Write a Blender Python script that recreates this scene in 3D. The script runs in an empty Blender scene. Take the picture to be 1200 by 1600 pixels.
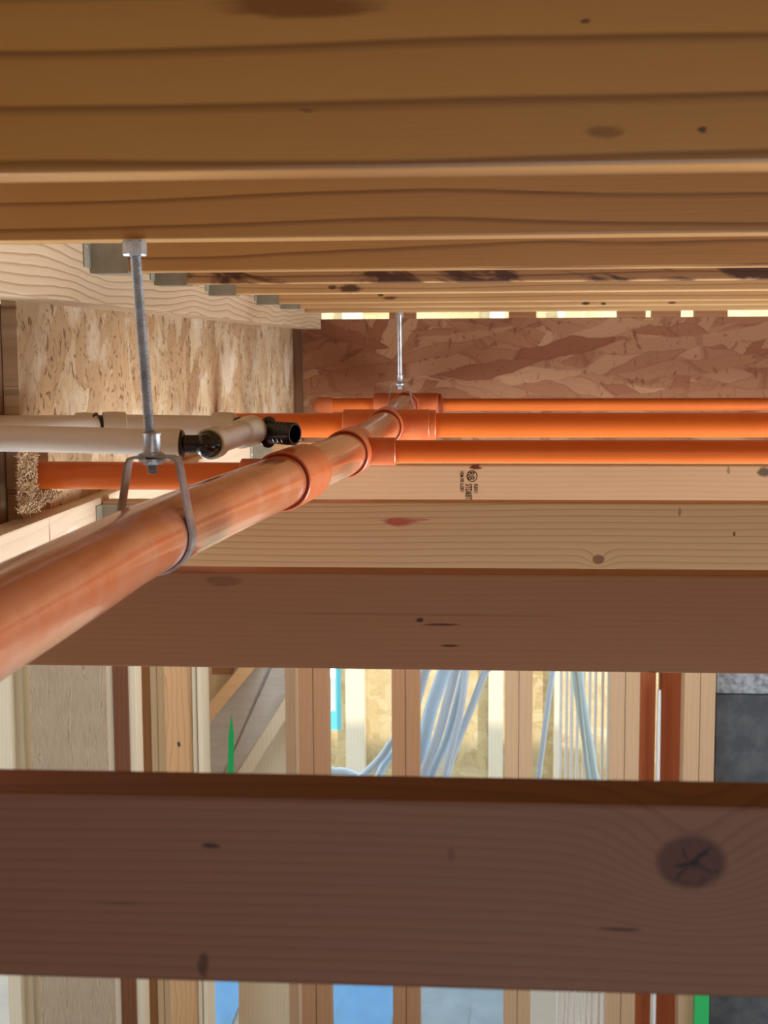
import bpy, bmesh, math, random
from mathutils import Vector, Matrix
random.seed(7)
C = bpy.context.scene.collection
SC = bpy.context.scene

# ------------------------------------------------------------------ camera
F = 2200.0                     # focal length in pixels of the 1200x1600 frame
CZ = 2.5                       # eye height above the floor
CAM = Vector((0, 0, CZ))
YAW, PITCH, ROLL = 0.0757, 0.1155, 0.005
FW = Vector((-math.sin(YAW)*math.cos(PITCH), math.cos(YAW)*math.cos(PITCH), -math.sin(PITCH)))
R0 = Vector((math.cos(YAW), math.sin(YAW), 0))
U0 = R0.cross(FW)
RT = R0*math.cos(ROLL) - U0*math.sin(ROLL)
UP = RT.cross(FW)
cd = bpy.data.cameras.new('camera'); cam = bpy.data.objects.new('camera', cd); C.objects.link(cam)
m = Matrix((RT, UP, -FW)).transposed().to_4x4(); m.translation = CAM
cam.matrix_world = m
cd.sensor_fit = 'VERTICAL'; cd.sensor_height = 36; cd.lens = 36*F/1600; cd.clip_start = 0.02
cd.dof.use_dof = True; cd.dof.focus_distance = 1.7; cd.dof.aperture_fstop = 17
SC.camera = cam

def ray(px, py):
    return FW + RT*((px-600)/F) - UP*((py-800)/F)
def W(px, py, X=None, Y=None, Z=None):     # point of the place seen at a pixel, on a plane
    d = ray(px, py)
    if Y is not None: t = Y/d.y
    elif X is not None: t = X/d.x
    else: t = (Z)/d.z                      # Z is relative to eye height
    return CAM + d*t
def XP(px, Y, Z):                          # X of a point with depth Y, relative height Z
    k = (px-600)/F; a = RT - FW*k
    return -(a.y*Y + a.z*Z)/a.x

# ------------------------------------------------------------------ world, lights, exposure
w = bpy.data.worlds.new('world'); SC.world = w; w.use_nodes = True
bg = w.node_tree.nodes['Background']
bg.inputs[0].default_value = (0.70, 0.86, 1.0, 1); bg.inputs[1].default_value = 3.1
def area(name, loc, target, sx, sy, power, col, spread=180):
    l = bpy.data.lights.new(name, 'AREA'); l.shape = 'RECTANGLE'; l.size = sx; l.size_y = sy
    l.energy = power; l.color = col; l.spread = math.radians(spread)
    o = bpy.data.objects.new(name, l); C.objects.link(o); o.location = loc
    o.rotation_euler = (Vector(target)-Vector(loc)).to_track_quat('-Z', 'Y').to_euler(); return o
area('right_fill', (1.86, 2.3, 0.95), (0.0, 2.0, 2.5), 2.0, 1.2, 66, (0.90, 0.96, 1.0), 135)  # added low fill for the joist undersides, its window unseen
area('left_fill', (-1.86, 2.3, 0.9), (0.0, 2.0, 2.5), 2.0, 1.1, 52, (0.84, 0.93, 1.0), 135)  # made-up left window, cool fill added from below
area('warm_back_fill', (0.6, -1.86, 1.2), (0.0, 2.0, 2.45), 1.4, 1.9, 6, (1.0, 0.82, 0.60))  # added warm fill from behind the camera for the joist fronts
sun = bpy.data.lights.new('sun', 'SUN'); sun.energy = 3.4; sun.angle = 0.03; sun.color = (1, .93, .82)
so = bpy.data.objects.new('sun', sun); C.objects.link(so); so.rotation_euler = (math.radians(38), math.radians(22), 0)
vs = SC.view_settings; vs.view_transform = 'Standard'; vs.look = 'None'; vs.exposure = 0.0; vs.gamma = 1.0; vs.use_curve_mapping = False

# ------------------------------------------------------------------ materials
def s2l(c): return tuple((x/255/12.92 if x/255 <= .04045 else ((x/255+.055)/1.055)**2.4) for x in c) + (1,)
class NT:
    def __init__(s, name):
        s.m = bpy.data.materials.new(name); s.m.use_nodes = True; s.t = s.m.node_tree; s.b = s.t.nodes['Principled BSDF']
    def n(s, typ, **k):
        x = s.t.nodes.new(typ)
        for a, v in k.items(): setattr(x, a, v)
        return x
    def l(s, a, b): s.t.links.new(a, b)
    def put(s, inp, v):
        if isinstance(v, (int, float)): inp.default_value = v
        elif isinstance(v, tuple): inp.default_value = v
        else: s.l(v, inp)
    def math(s, op, a, b=0.0, c=None):
        x = s.n('ShaderNodeMath', operation=op); s.put(x.inputs[0], a); s.put(x.inputs[1], b)
        if c is not None: s.put(x.inputs[2], c)
        return x.outputs[0]
    def mix(s, f, a, b, blend='MIX'):
        x = s.n('ShaderNodeMix', data_type='RGBA', blend_type=blend); s.put(x.inputs[0], f); s.put(x.inputs[6], a); s.put(x.inputs[7], b); return x.outputs[2]
    def xyz(s, a, b, c):
        x = s.n('ShaderNodeCombineXYZ'); s.put(x.inputs[0], a); s.put(x.inputs[1], b); s.put(x.inputs[2], c); return x.outputs[0]
    def noise(s, v, scale, det=3, rough=.55, dist=0):
        x = s.n('ShaderNodeTexNoise'); s.l(v, x.inputs['Vector']); x.inputs['Scale'].default_value = scale
        x.inputs['Detail'].default_value = det; x.inputs['Roughness'].default_value = rough; x.inputs['Distortion'].default_value = dist
        return x.outputs[0]
    def ramp(s, f, pts, interp='LINEAR'):
        x = s.n('ShaderNodeValToRGB'); s.l(f, x.inputs[0]); e = x.color_ramp; e.interpolation = interp
        while len(e.elements) < len(pts): e.elements.new(.5)
        for i, (p, c) in enumerate(pts):
            e.elements[i].position = p; e.elements[i].color = c if len(c) == 4 else (*c, 1)
        return x.outputs[0]
    def obj(s):
        t = s.n('ShaderNodeTexCoord'); q = s.n('ShaderNodeSeparateXYZ'); s.l(t.outputs['Object'], q.inputs[0]); return q.outputs, t.outputs['Object']

def wood(name, base, dark, axis='x', freq=60, pith=(-.12, -.05), wob=.02, wobf=1.2, contrast=.8, rough=.55, marks=(), knots=(), stain=0, staincol=(60, 25, 12), seed=0, fibre=.25, width=.35, spec=.22):
    """growth rings round a pith line that runs along the board; knots bend them; marks are stains with a place of their own"""
    M = NT(name); (x, y, z), P = M.obj()
    u, v, q = {'x': (x, z, y), 'y': (y, z, x), 'z': (z, x, y)}[axis]
    lo = M.noise(M.xyz(M.math('MULTIPLY_ADD', u, wobf, seed*3.7), M.math('MULTIPLY', v, wobf*3), M.math('MULTIPLY', q, wobf*3)), 1.0, 2, .5)
    hi = M.noise(M.xyz(M.math('MULTIPLY_ADD', u, wobf*5, seed*1.3), M.math('MULTIPLY', v, 14), M.math('MULTIPLY', q, 14)), 1.0, 2, .5)
    off = M.math('ADD', M.math('MULTIPLY', M.math('SUBTRACT', lo, .5), wob*4), M.math('MULTIPLY', M.math('SUBTRACT', hi, .5), wob*.35))
    vv = M.math('SUBTRACT', v, pith[0]); qq = M.math('SUBTRACT', q, pith[1])
    r = M.math('SQRT', M.math('ADD', M.math('MULTIPLY', vv, vv), M.math('MULTIPLY', qq, qq)))
    r = M.math('ADD', r, off)
    kd = None
    for (ku, kv, kr) in knots:
        du = M.math('MULTIPLY', M.math('SUBTRACT', u, ku), .8); dv = M.math('SUBTRACT', v, kv)
        d = M.math('SQRT', M.math('ADD', M.math('MULTIPLY', du, du), M.math('MULTIPLY', dv, dv)))
        g = M.math('EXPONENT', M.math('MULTIPLY', M.math('POWER', M.math('DIVIDE', d, kr*2.2), 2.0), -1.0))
        r = M.math('ADD', r, M.math('MULTIPLY', g, kr*2.0))
        kk = M.math('SUBTRACT', 1.0, M.math('SMOOTH_MIN', M.math('DIVIDE', d, kr), 1.0, .3)) if False else M.math('MAXIMUM', M.math('MULTIPLY_ADD', M.math('DIVIDE', d, kr), -4.0, 4.6), 0.0)
        kk = M.math('MINIMUM', kk, 1.0)
        kd = (kk, d, kr) if kd is None else (M.math('MAXIMUM', kd[0], kk), M.math('MINIMUM', kd[1], d), max(kd[2], kr))
    fr = M.math('FRACT', M.math('MULTIPLY', r, freq))
    band = M.ramp(fr, [(0, (0, 0, 0)), (1-width, (.18,)*3), (.93, (1, 1, 1)), (1, (0, 0, 0))])
    fib = M.noise(M.xyz(M.math('MULTIPLY_ADD', u, 9, seed), M.math('MULTIPLY', v, 420), M.math('MULTIPLY', q, 420)), 1.0, 3, .6)
    patch = M.noise(M.xyz(M.math('MULTIPLY_ADD', u, 3, seed*5), M.math('MULTIPLY', v, 12), M.math('MULTIPLY', q, 12)), 1.0, 3, .5)
    amp = M.math('MULTIPLY', band, M.math('MULTIPLY', M.math('ADD', patch, .35), contrast))
    col = M.mix(amp, s2l(base), s2l(dark))
    col = M.mix(M.math('MULTIPLY', M.math('ABSOLUTE', M.math('SUBTRACT', fib, .5)), fibre*4), col, s2l(dark))
    lt = tuple(min(255, c*1.12+6) for c in base)
    col = M.mix(M.math('MULTIPLY', patch, .35), col, s2l(lt))
    if kd:
        rings = M.math('FRACT', M.math('MULTIPLY', kd[1], 260))
        kc = M.mix(M.math('MULTIPLY', rings, .5), s2l((dark[0]*.80, dark[1]*.62, dark[2]*.62)), s2l((dark[0]*1.0, dark[1]*.8, dark[2]*.8)))
        crack = M.noise(M.xyz(M.math('MULTIPLY', u, 60), M.math('MULTIPLY', v, 60), 0.0), 1.0, 2, .5, 1.5)
        cm = M.math('LESS_THAN', M.math('ABSOLUTE', M.math('SUBTRACT', crack, .5)), .012)
        kc = M.mix(cm, kc, s2l((14, 6, 4)))
        col = M.mix(M.math('MULTIPLY', kd[0], .8), col, kc)
    if stain:
        sn = M.noise(M.xyz(M.math('ADD', M.math('MULTIPLY', u, 9), M.math('MULTIPLY', v, 14)), M.math('MULTIPLY', v, 22), seed*1.0), 1.0, 4, .6, .6)
        sm = M.ramp(sn, [(.47, (0, 0, 0)), (.56, (1, 1, 1))])
        col = M.mix(M.math('MULTIPLY', sm, stain), col, s2l(staincol))
    for (mu, mv, ru, rv, mc, op, *an) in marks:
        nz = M.noise(M.xyz(M.math('MULTIPLY', u, .7/ru), M.math('MULTIPLY', v, 1.1/rv), seed+mu*9), 1.0, 3, .6)
        du, dv = M.math('SUBTRACT', u, mu), M.math('SUBTRACT', v, mv)
        if an:
            ca, sa = math.cos(an[0]), math.sin(an[0])
            du, dv = M.math('ADD', M.math('MULTIPLY', du, ca), M.math('MULTIPLY', dv, sa)), M.math('ADD', M.math('MULTIPLY', du, -sa), M.math('MULTIPLY', dv, ca))
            nz = .5
        du = M.math('DIVIDE', du, ru); dv = M.math('DIVIDE', dv, rv)
        d = M.math('SQRT', M.math('ADD', M.math('MULTIPLY', du, du), M.math('MULTIPLY', dv, dv)))
        if not an: d = M.math('ADD', d, M.math('MULTIPLY_ADD', nz, 1.4, -.7))
        k = M.ramp(d, [(.55, (1, 1, 1)), (.95, (0, 0, 0))])
        col = M.mix(M.math('MULTIPLY', k, op), col, s2l(mc))
    M.l(col, M.b.inputs['Base Color']); M.b.inputs['Roughness'].default_value = rough
    M.b.inputs['Specular IOR Level'].default_value = spec
    bp = M.n('ShaderNodeBump'); bp.inputs['Strength'].default_value = .18; bp.inputs['Distance'].default_value = .001
    M.l(fib, bp.inputs['Height']); M.l(bp.outputs[0], M.b.inputs['Normal'])
    return M.m

def osb(name, cols, plane='xz', fl=.12, fw=.022, dark=(70, 30, 18), seed=0, speck=0.0, angs=(8, -35, 62, 100, -12)):
    """overlapping wood strands: five layers of long Voronoi cells, each turned its own way"""
    M = NT(name); (x, y, z), P = M.obj()
    a, b = {'xz': (x, z), 'yz': (y, z)}[plane]
    wn = M.noise(M.xyz(a, b, 0.0), 14, 2, .5); wn2 = M.noise(M.xyz(b, a, 3.0), 14, 2, .5)
    a = M.math('ADD', a, M.math('MULTIPLY_ADD', wn, .03, -.015)); b = M.math('ADD', b, M.math('MULTIPLY_ADD', wn2, .03, -.015))
    col = None; edge = None
    ramp_pts = [(i/(len(cols)-1), s2l(c)) for i, c in enumerate(cols)]
    for i, ang in enumerate(angs):
        t = math.radians(ang); ca, sa = math.cos(t), math.sin(t)
        uu = M.math('ADD', M.math('MULTIPLY', a, ca/fl), M.math('MULTIPLY', b, sa/fl))
        ww = M.math('ADD', M.math('MULTIPLY', a, -sa/fw), M.math('MULTIPLY', b, ca/fw))
        vec = M.xyz(M.math('ADD', uu, seed+i*7.3), M.math('ADD', ww, i*3.1), 0.0)
        v = M.n('ShaderNodeTexVoronoi', voronoi_dimensions='2D'); M.l(vec, v.inputs['Vector']); v.inputs['Scale'].default_value = 1
        v2 = M.n('ShaderNodeTexVoronoi', voronoi_dimensions='2D', feature='DISTANCE_TO_EDGE'); M.l(vec, v2.inputs['Vector']); v2.inputs['Scale'].default_value = 1
        sp = M.n('ShaderNodeSeparateColor'); M.l(v.outputs['Color'], sp.inputs[0])
        c = M.ramp(sp.outputs[0], ramp_pts)
        ed = M.math('LESS_THAN', v2.outputs[0], .05)
        fibn = M.noise(M.xyz(M.math('MULTIPLY', uu, 1.5), M.math('MULTIPLY', ww, 9), 0.0), 1, 2, .6)
        c = M.mix(M.math('MULTIPLY', fibn, .55), c, s2l(tuple(k*.7 for k in cols[len(cols)//2])))
        c = M.mix(M.math('MULTIPLY', ed, .22), c, s2l(dark))
        if col is None: col = c
        else: col = M.mix(M.math('GREATER_THAN', sp.outputs[1], .55), col, c)
    dk = M.noise(M.xyz(M.math('MULTIPLY', a, 55), M.math('MULTIPLY', b, 30), seed*1.0), 1, 4, .65, .8)
    dm = M.ramp(dk, [(.60, (0, 0, 0)), (.66, (1, 1, 1))])
    col = M.mix(M.math('MULTIPLY', dm, .55), col, s2l(dark))
    if speck:
        dk = M.noise(M.xyz(M.math('MULTIPLY', a, 60), M.math('MULTIPLY', b, 45), seed+9.0), 1, 3, .6, 1.5)
        dm = M.ramp(dk, [(.58, (0, 0, 0)), (.62, (1, 1, 1))])
        col = M.mix(M.math('MULTIPLY', dm, speck), col, s2l((95, 62, 40)))
        wm = M.noise(M.xyz(M.math('MULTIPLY', a, 7), M.math('MULTIPLY', b, 9), seed+4.0), 1, 3, .6)
        wm = M.ramp(wm, [(.52, (0, 0, 0)), (.62, (1, 1, 1))])
        col = M.mix(M.math('MULTIPLY', wm, .45), col, s2l((228, 214, 194)))
    M.l(col, M.b.inputs['Base Color']); M.b.inputs['Roughness'].default_value = .6; M.b.inputs['Specular IOR Level'].default_value = .2
    return M.m

def plain(name, col, rough=.5, metal=0, spec=.5, bump=0, bscale=200, var=0, varcol=(0, 0, 0), vscale=20, trans=0, sub=0):
    M = NT(name); (x, y, z), P = M.obj()
    M.b.inputs['Base Color'].default_value = s2l(col); M.b.inputs['Roughness'].default_value = rough
    M.b.inputs['Metallic'].default_value = metal; M.b.inputs['Specular IOR Level'].default_value = spec
    if var:
        n = M.noise(P, vscale, 4, .6); f = M.ramp(n, [(.4, (0, 0, 0)), (.65, (1, 1, 1))])
        M.l(M.mix(M.math('MULTIPLY', f, var), s2l(col), s2l(varcol)), M.b.inputs['Base Color'])
    if bump:
        n = M.noise(P, bscale, 3, .6); bp = M.n('ShaderNodeBump'); bp.inputs['Strength'].default_value = bump; bp.inputs['Distance'].default_value = .001
        M.l(n, bp.inputs['Height']); M.l(bp.outputs[0], M.b.inputs['Normal'])
    if sub:
        M.b.inputs['Subsurface Weight'].default_value = sub; M.b.inputs['Subsurface Radius'].default_value = (.01, .008, .006); M.b.inputs['Subsurface Scale'].default_value = .6
    return M.m

ORANGE = plain('orange_cpvc', (214, 104, 36), .32, spec=.5, var=.25, varcol=(196, 86, 30), vscale=9)
DUSTY = plain('dusty_orange_cpvc', (206, 112, 66), .27, spec=.55, var=.55, varcol=(214, 150, 118), vscale=13, bump=.05, bscale=90)
DUSTY.node_tree.nodes['Principled BSDF'].inputs['Coat Weight'].default_value = .9
DUSTY.node_tree.nodes['Principled BSDF'].inputs['Coat Roughness'].default_value = .12
HUB = plain('orange_fitting', (204, 102, 56), .30, spec=.5, var=.45, varcol=(214, 134, 92), vscale=22)
LIP = plain('dark_orange_lip', (138, 50, 22), .5)
STEEL = plain('zinc_plated_steel', (200, 203, 208), .36, .65, var=.5, varcol=(120, 124, 130), vscale=60)
GALV = plain('galvanised_strap', (186, 190, 196), .34, .75, var=.6, varcol=(105, 110, 118), vscale=40)
HANG = plain('weathered_galvanised_hanger', (168, 162, 142), .6, .1, var=.4, varcol=(110, 108, 96), vscale=30)
PEX = plain('milky_pex', (222, 214, 204), .3, spec=.5, sub=.25)
PEXR = plain('milky_pex_ring', (216, 208, 190), .3, spec=.5, sub=.3)
BLACK = plain('black_fitting', (20, 18, 20), .22, spec=.6)
INK = plain('black_ink', (30, 22, 18), .7, spec=.1)

# ------------------------------------------------------------------ mesh helpers
def bxm(bm, x0, x1, y0, y1, z0, z1):
    vs_ = [bm.verts.new((x, y, z)) for x in (x0, x1) for y in (y0, y1) for z in (z0, z1)]
    for f in ((0,1,3,2), (4,6,7,5), (0,4,5,1), (2,3,7,6), (0,2,6,4), (1,5,7,3)): bm.faces.new([vs_[i] for i in f])
def finish(name, bm, mat, parent=None, loc=(0,0,0), smooth=False, bev=0):
    if bev: bmesh.ops.bevel(bm, geom=list(bm.edges), offset=bev, segments=2, profile=.6, affect='EDGES')
    bmesh.ops.recalc_face_normals(bm, faces=bm.faces)
    me = bpy.data.meshes.new(name); bm.to_mesh(me); bm.free(); me.materials.append(mat)
    if smooth:
        for p in me.polygons: p.use_smooth = True
        try: me.set_sharp_from_angle(angle=math.radians(38))
        except Exception: pass
    o = bpy.data.objects.new(name, me); C.objects.link(o); o.location = loc
    if parent: o.parent = parent
    return o
def tag(o, label, cat, group=None, kind=None):
    if label: o['label'] = label
    if cat: o['category'] = cat
    if group: o['group'] = group
    if kind: o['kind'] = kind
    return o
def empty(name, loc, label, cat, group=None):
    o = bpy.data.objects.new(name, None); C.objects.link(o); o.location = loc; o.empty_display_size = .05
    return tag(o, label, cat, group)
def board(name, x0, x1, y0, y1, z0, z1, mat, bev=.0015, parent=None):   # z relative to eye
    cx, cy = (x0+x1)/2, (y0+y1)/2
    bm = bmesh.new(); bxm(bm, x0-cx, x1-cx, y0-cy, y1-cy, 0, z1-z0)
    return finish(name, bm, mat, parent, (cx, cy, CZ+z0), bev=bev)
def frames(pts):
    n = len(pts); T = []
    for i in range(n):
        a = pts[max(i-1, 0)]; b = pts[min(i+1, n-1)]; T.append((b-a).normalized())
    up = Vector((0, 0, 1)) if abs(T[0].z) < .9 else Vector((1, 0, 0))
    N = (up - T[0]*up.dot(T[0])).normalized(); out = []
    for t in T:
        N = (N - t*N.dot(t)).normalized(); out.append((t, N, t.cross(N)))
    return out
def sweep(bm, pts, rad, seg=40, cap=True):
    """tube along pts; rad a number or one per point; equal points allowed through repeats"""
    pts = [Vector(p) for p in pts]
    rad = rad if isinstance(rad, (list, tuple)) else [rad]*len(pts)
    fr = frames(pts); rings = []
    for p, r, (t, N, B) in zip(pts, rad, fr):
        rings.append([bm.verts.new(p + (N*math.cos(2*math.pi*k/seg) + B*math.sin(2*math.pi*k/seg))*r) for k in range(seg)])
    for a, b in zip(rings, rings[1:]):
        for k in range(seg): bm.faces.new((a[k], a[(k+1) % seg], b[(k+1) % seg], b[k]))
    if cap: bm.faces.new(rings[0]); bm.faces.new(rings[-1])
def lathe(bm, A, B, prof, seg=48):
    """profile (distance along A->B, radius) turned round the axis; closed loop"""
    A, B = Vector(A), Vector(B); t = (B-A).normalized()
    up = Vector((0, 0, 1)) if abs(t.z) < .9 else Vector((1, 0, 0)); N = (up-t*up.dot(t)).normalized(); Bn = t.cross(N)
    rings = [[bm.verts.new(A+t*s+(N*math.cos(2*math.pi*k/seg)+Bn*math.sin(2*math.pi*k/seg))*r) for k in range(seg)] for s, r in prof]
    for i in range(len(rings)):
        a, b = rings[i], rings[(i+1) % len(rings)]
        for k in range(seg): bm.faces.new((a[k], a[(k+1) % seg], b[(k+1) % seg], b[k]))
def bez(p0, p1, p2, p3, n=16):
    p0, p1, p2, p3 = map(Vector, (p0, p1, p2, p3))
    return [p0*(1-t)**3 + p1*3*t*(1-t)**2 + p2*3*t*t*(1-t) + p3*t**3 for t in [i/n for i in range(n+1)]]
def ribbon(bm, path, wid, th):
    """flat strap bent in the XZ plane, wid along Y"""
    n = len(path); P = [Vector((p[0], 0, p[1])) for p in path]; rows = []
    for i in range(n):
        t = (P[min(i+1, n-1)]-P[max(i-1, 0)]).normalized(); nn = Vector((-t.z, 0, t.x))*th/2; y = Vector((0, wid/2, 0))
        rows.append([bm.verts.new(P[i]+a*nn+b*y) for a, b in ((-1,-1), (1,-1), (1,1), (-1,1))])
    for a, b in zip(rows, rows[1:]):
        for k in range(4): bm.faces.new((a[k], a[(k+1) % 4], b[(k+1) % 4], b[k]))
    bm.faces.new(rows[0]); bm.faces.new(rows[-1])
def hexnut(bm, cx, cy, z0, z1, r):
    a = [[bm.verts.new((cx+rr*math.cos(math.pi/3*k+.3), cy+rr*math.sin(math.pi/3*k+.3), z)) for k in range(6)] for z, rr in ((z0, r*.9), (z0+(z1-z0)*.12, r), (z1-(z1-z0)*.12, r), (z1, r*.9))]
    for p, q in zip(a, a[1:]):
        for k in range(6): bm.faces.new((p[k], p[(k+1) % 6], q[(k+1) % 6], q[k]))
    bm.faces.new(a[0]); bm.faces.new(a[-1])
def text(name, s, size, mat, parent, matrix, squeeze=1.0):
    cu = bpy.data.curves.new(name, 'FONT'); cu.body = s; cu.size = size; cu.extrude = .00015; cu.offset = size*.012
    t = bpy.data.objects.new(name, cu); C.objects.link(t); bpy.context.view_layer.update()
    me = bpy.data.meshes.new_from_object(t); bpy.data.objects.remove(t)
    o = bpy.data.objects.new(name, me); C.objects.link(o); me.materials.clear(); me.materials.append(mat)
    o.parent = parent; o.matrix_local = matrix @ Matrix.Diagonal((squeeze, 1, 1, 1)); return o

# ------------------------------------------------------------------ setting
DECK = NT('deck_osb').m
deckm = osb('deck_osb_sheet', [(120, 80, 45), (160, 115, 70), (185, 145, 95)], 'xz')
concrete = plain('concrete_floor', (158, 150, 140), .8, var=.5, varcol=(130, 122, 112), vscale=2)
def struct(name, *a, **k):
    o = board(name, *a, **k); o['kind'] = 'structure'; return o
UZ = .09                                    # underside of the floor joists above the eye
LZ, LH = -.2024, .089                       # top and height of the ceiling joists below the eye
struct('ceiling', -1.9, 1.9, -1.9, 4.05, UZ+.236, UZ+.256, deckm, bev=0)
struct('floor', -3.6, 5.5, -2.0, 10.5, -2.56, -2.5, concrete, bev=0)
pale_w = plain('brown_wallboard', (150, 116, 84), .8, var=.3, varcol=(130, 98, 70), vscale=3)
# wall behind the camera, right and left walls with openings added for the fill lights
bm = bmesh.new()
[bxm(bm, a, b, -2.0, -1.9, c, 2.85) for a, b, c in ((-1.9, -.15, 0), (1.35, 1.9, 0), (-.15, 1.35, 2.2))]
finish('wall_back', bm, pale_w)['kind'] = 'structure'
bm = bmesh.new()
for (y0, y1, z0, z1) in ((-1.9, 1.0, 0, 2.85), (3.2, 4.0, 0, 2.85), (1.0, 3.2, 1.95, 2.85), (1.0, 3.2, 0, .3)): bxm(bm, 1.9, 1.99, y0, y1, z0, z1)
finish('wall_right', bm, pale_w)['kind'] = 'structure'
bm = bmesh.new()
for (y0, y1, z0, z1) in ((-1.9, 1.0, 0, 2.85), (3.2, 4.0, 0, 2.85), (1.0, 3.2, 1.95, 2.85), (1.0, 3.2, 0, .3)): bxm(bm, -1.99, -1.9, y0, y1, z0, z1)
finish('wall_left', bm, pale_w)['kind'] = 'structure'

# ------------------------------------------------------------------ upper floor joists
def ydepth(py, Z): return W(600, py, Z=Z).y
ub = [278, 375.7, 423.6, 443.0, 459.3, 473.8, 481.0, 488.5]
UY = [ydepth(p, UZ) for p in ub]
LEDX = -.463
ulab = ['floor joist right overhead, blurred at the very top of the photo',
        'second floor joist back, the one the near hanger rod is screwed into',
        'third floor joist back, plain tan, crossing just behind the hanger rod nut',
        'floor joist with dark red-brown stain patches all along its face',
        'floor joist with one dark knot left of centre, behind the stained joist',
        'floor joist behind the knotty one, fine cracks in its face',
        'floor joist with small black stamp marks at right, second last before the strand board',
        'last thin-looking floor joist, just above the gaps over the far strand board']
upper = []
for k, yb in enumerate(UY):
    y0 = yb-.038; x0, x1 = (-2.6 if k < 2 else LEDX+.001), 1.89
    if k == 0: x0 = -.75
    if k == 1: x0 = -.75
    cx = (x0+x1)/2
    def L(px, py): p = W(px, py, Y=y0); return (p.x-cx, p.z-CZ-UZ)
    s = y0/F
    mk, kn = [], []
    def mark(px, py, rx, ry, col, op=.9): a, b = L(px, py); mk.append((a, b, rx*s, ry*s, col, op))
    kw = dict(freq=62, pith=(-.10, -.03), wob=.006, wobf=1.4, contrast=1.2, width=.24, fibre=.12)
    base, dark = (188, 140, 80), (112, 62, 18)
    if k == 0:
        mark(915, 33, 10, 5, (80, 40, 12)); mark(1098, 203, 8, 6, (60, 26, 10)); mark(480, 172, 14, 4, (90, 58, 22), .6); mark(945, 205, 38, 12, (96, 46, 16), .55)
        mark(470, 12, 150, 22, (112, 54, 8), .75); kw.update(freq=36, pith=(-.16, -.02))
        base, dark = (182, 130, 66), (104, 56, 12)
    if k == 1: kw.update(freq=46, pith=(-.14, -.04), wob=.008)
    if k == 2: kw.update(freq=40, pith=(-.08, -.03), wob=.02, wobf=1.0)
    if k == 3: kw.update(stain=.9, staincol=(70, 28, 12)); base = (196, 152, 102)
    if k >= 4: base, dark = (204, 162, 110), (144, 98, 52); kw.update(freq=90)
    if k == 4: mark(550, 451, 22, 9, (70, 34, 16)); mark(520, 449, 10, 4, (90, 50, 26))
    if k == 5: mark(610, 466, 14, 3, (90, 50, 26)); mark(595, 461, 5, 3, (80, 40, 20))
    if k == 6: mark(915, 474, 7, 3, (40, 28, 20)); mark(943, 474, 5, 2.5, (20, 14, 12)); mark(1050, 473, 9, 2, (50, 34, 24))
    mt = wood('floor_joist_wood_%s' % 'abcdefgh'[k], base, dark, 'x', marks=mk, seed=k+1, rough=.36, spec=.6, **kw)
    o = board('floor_joist', x0, x1, y0, yb, UZ, UZ+.235, mt, bev=.0022)
    tag(o, ulab[k], 'floor joist', 'floor joists overhead'); upper.append(o)

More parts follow.
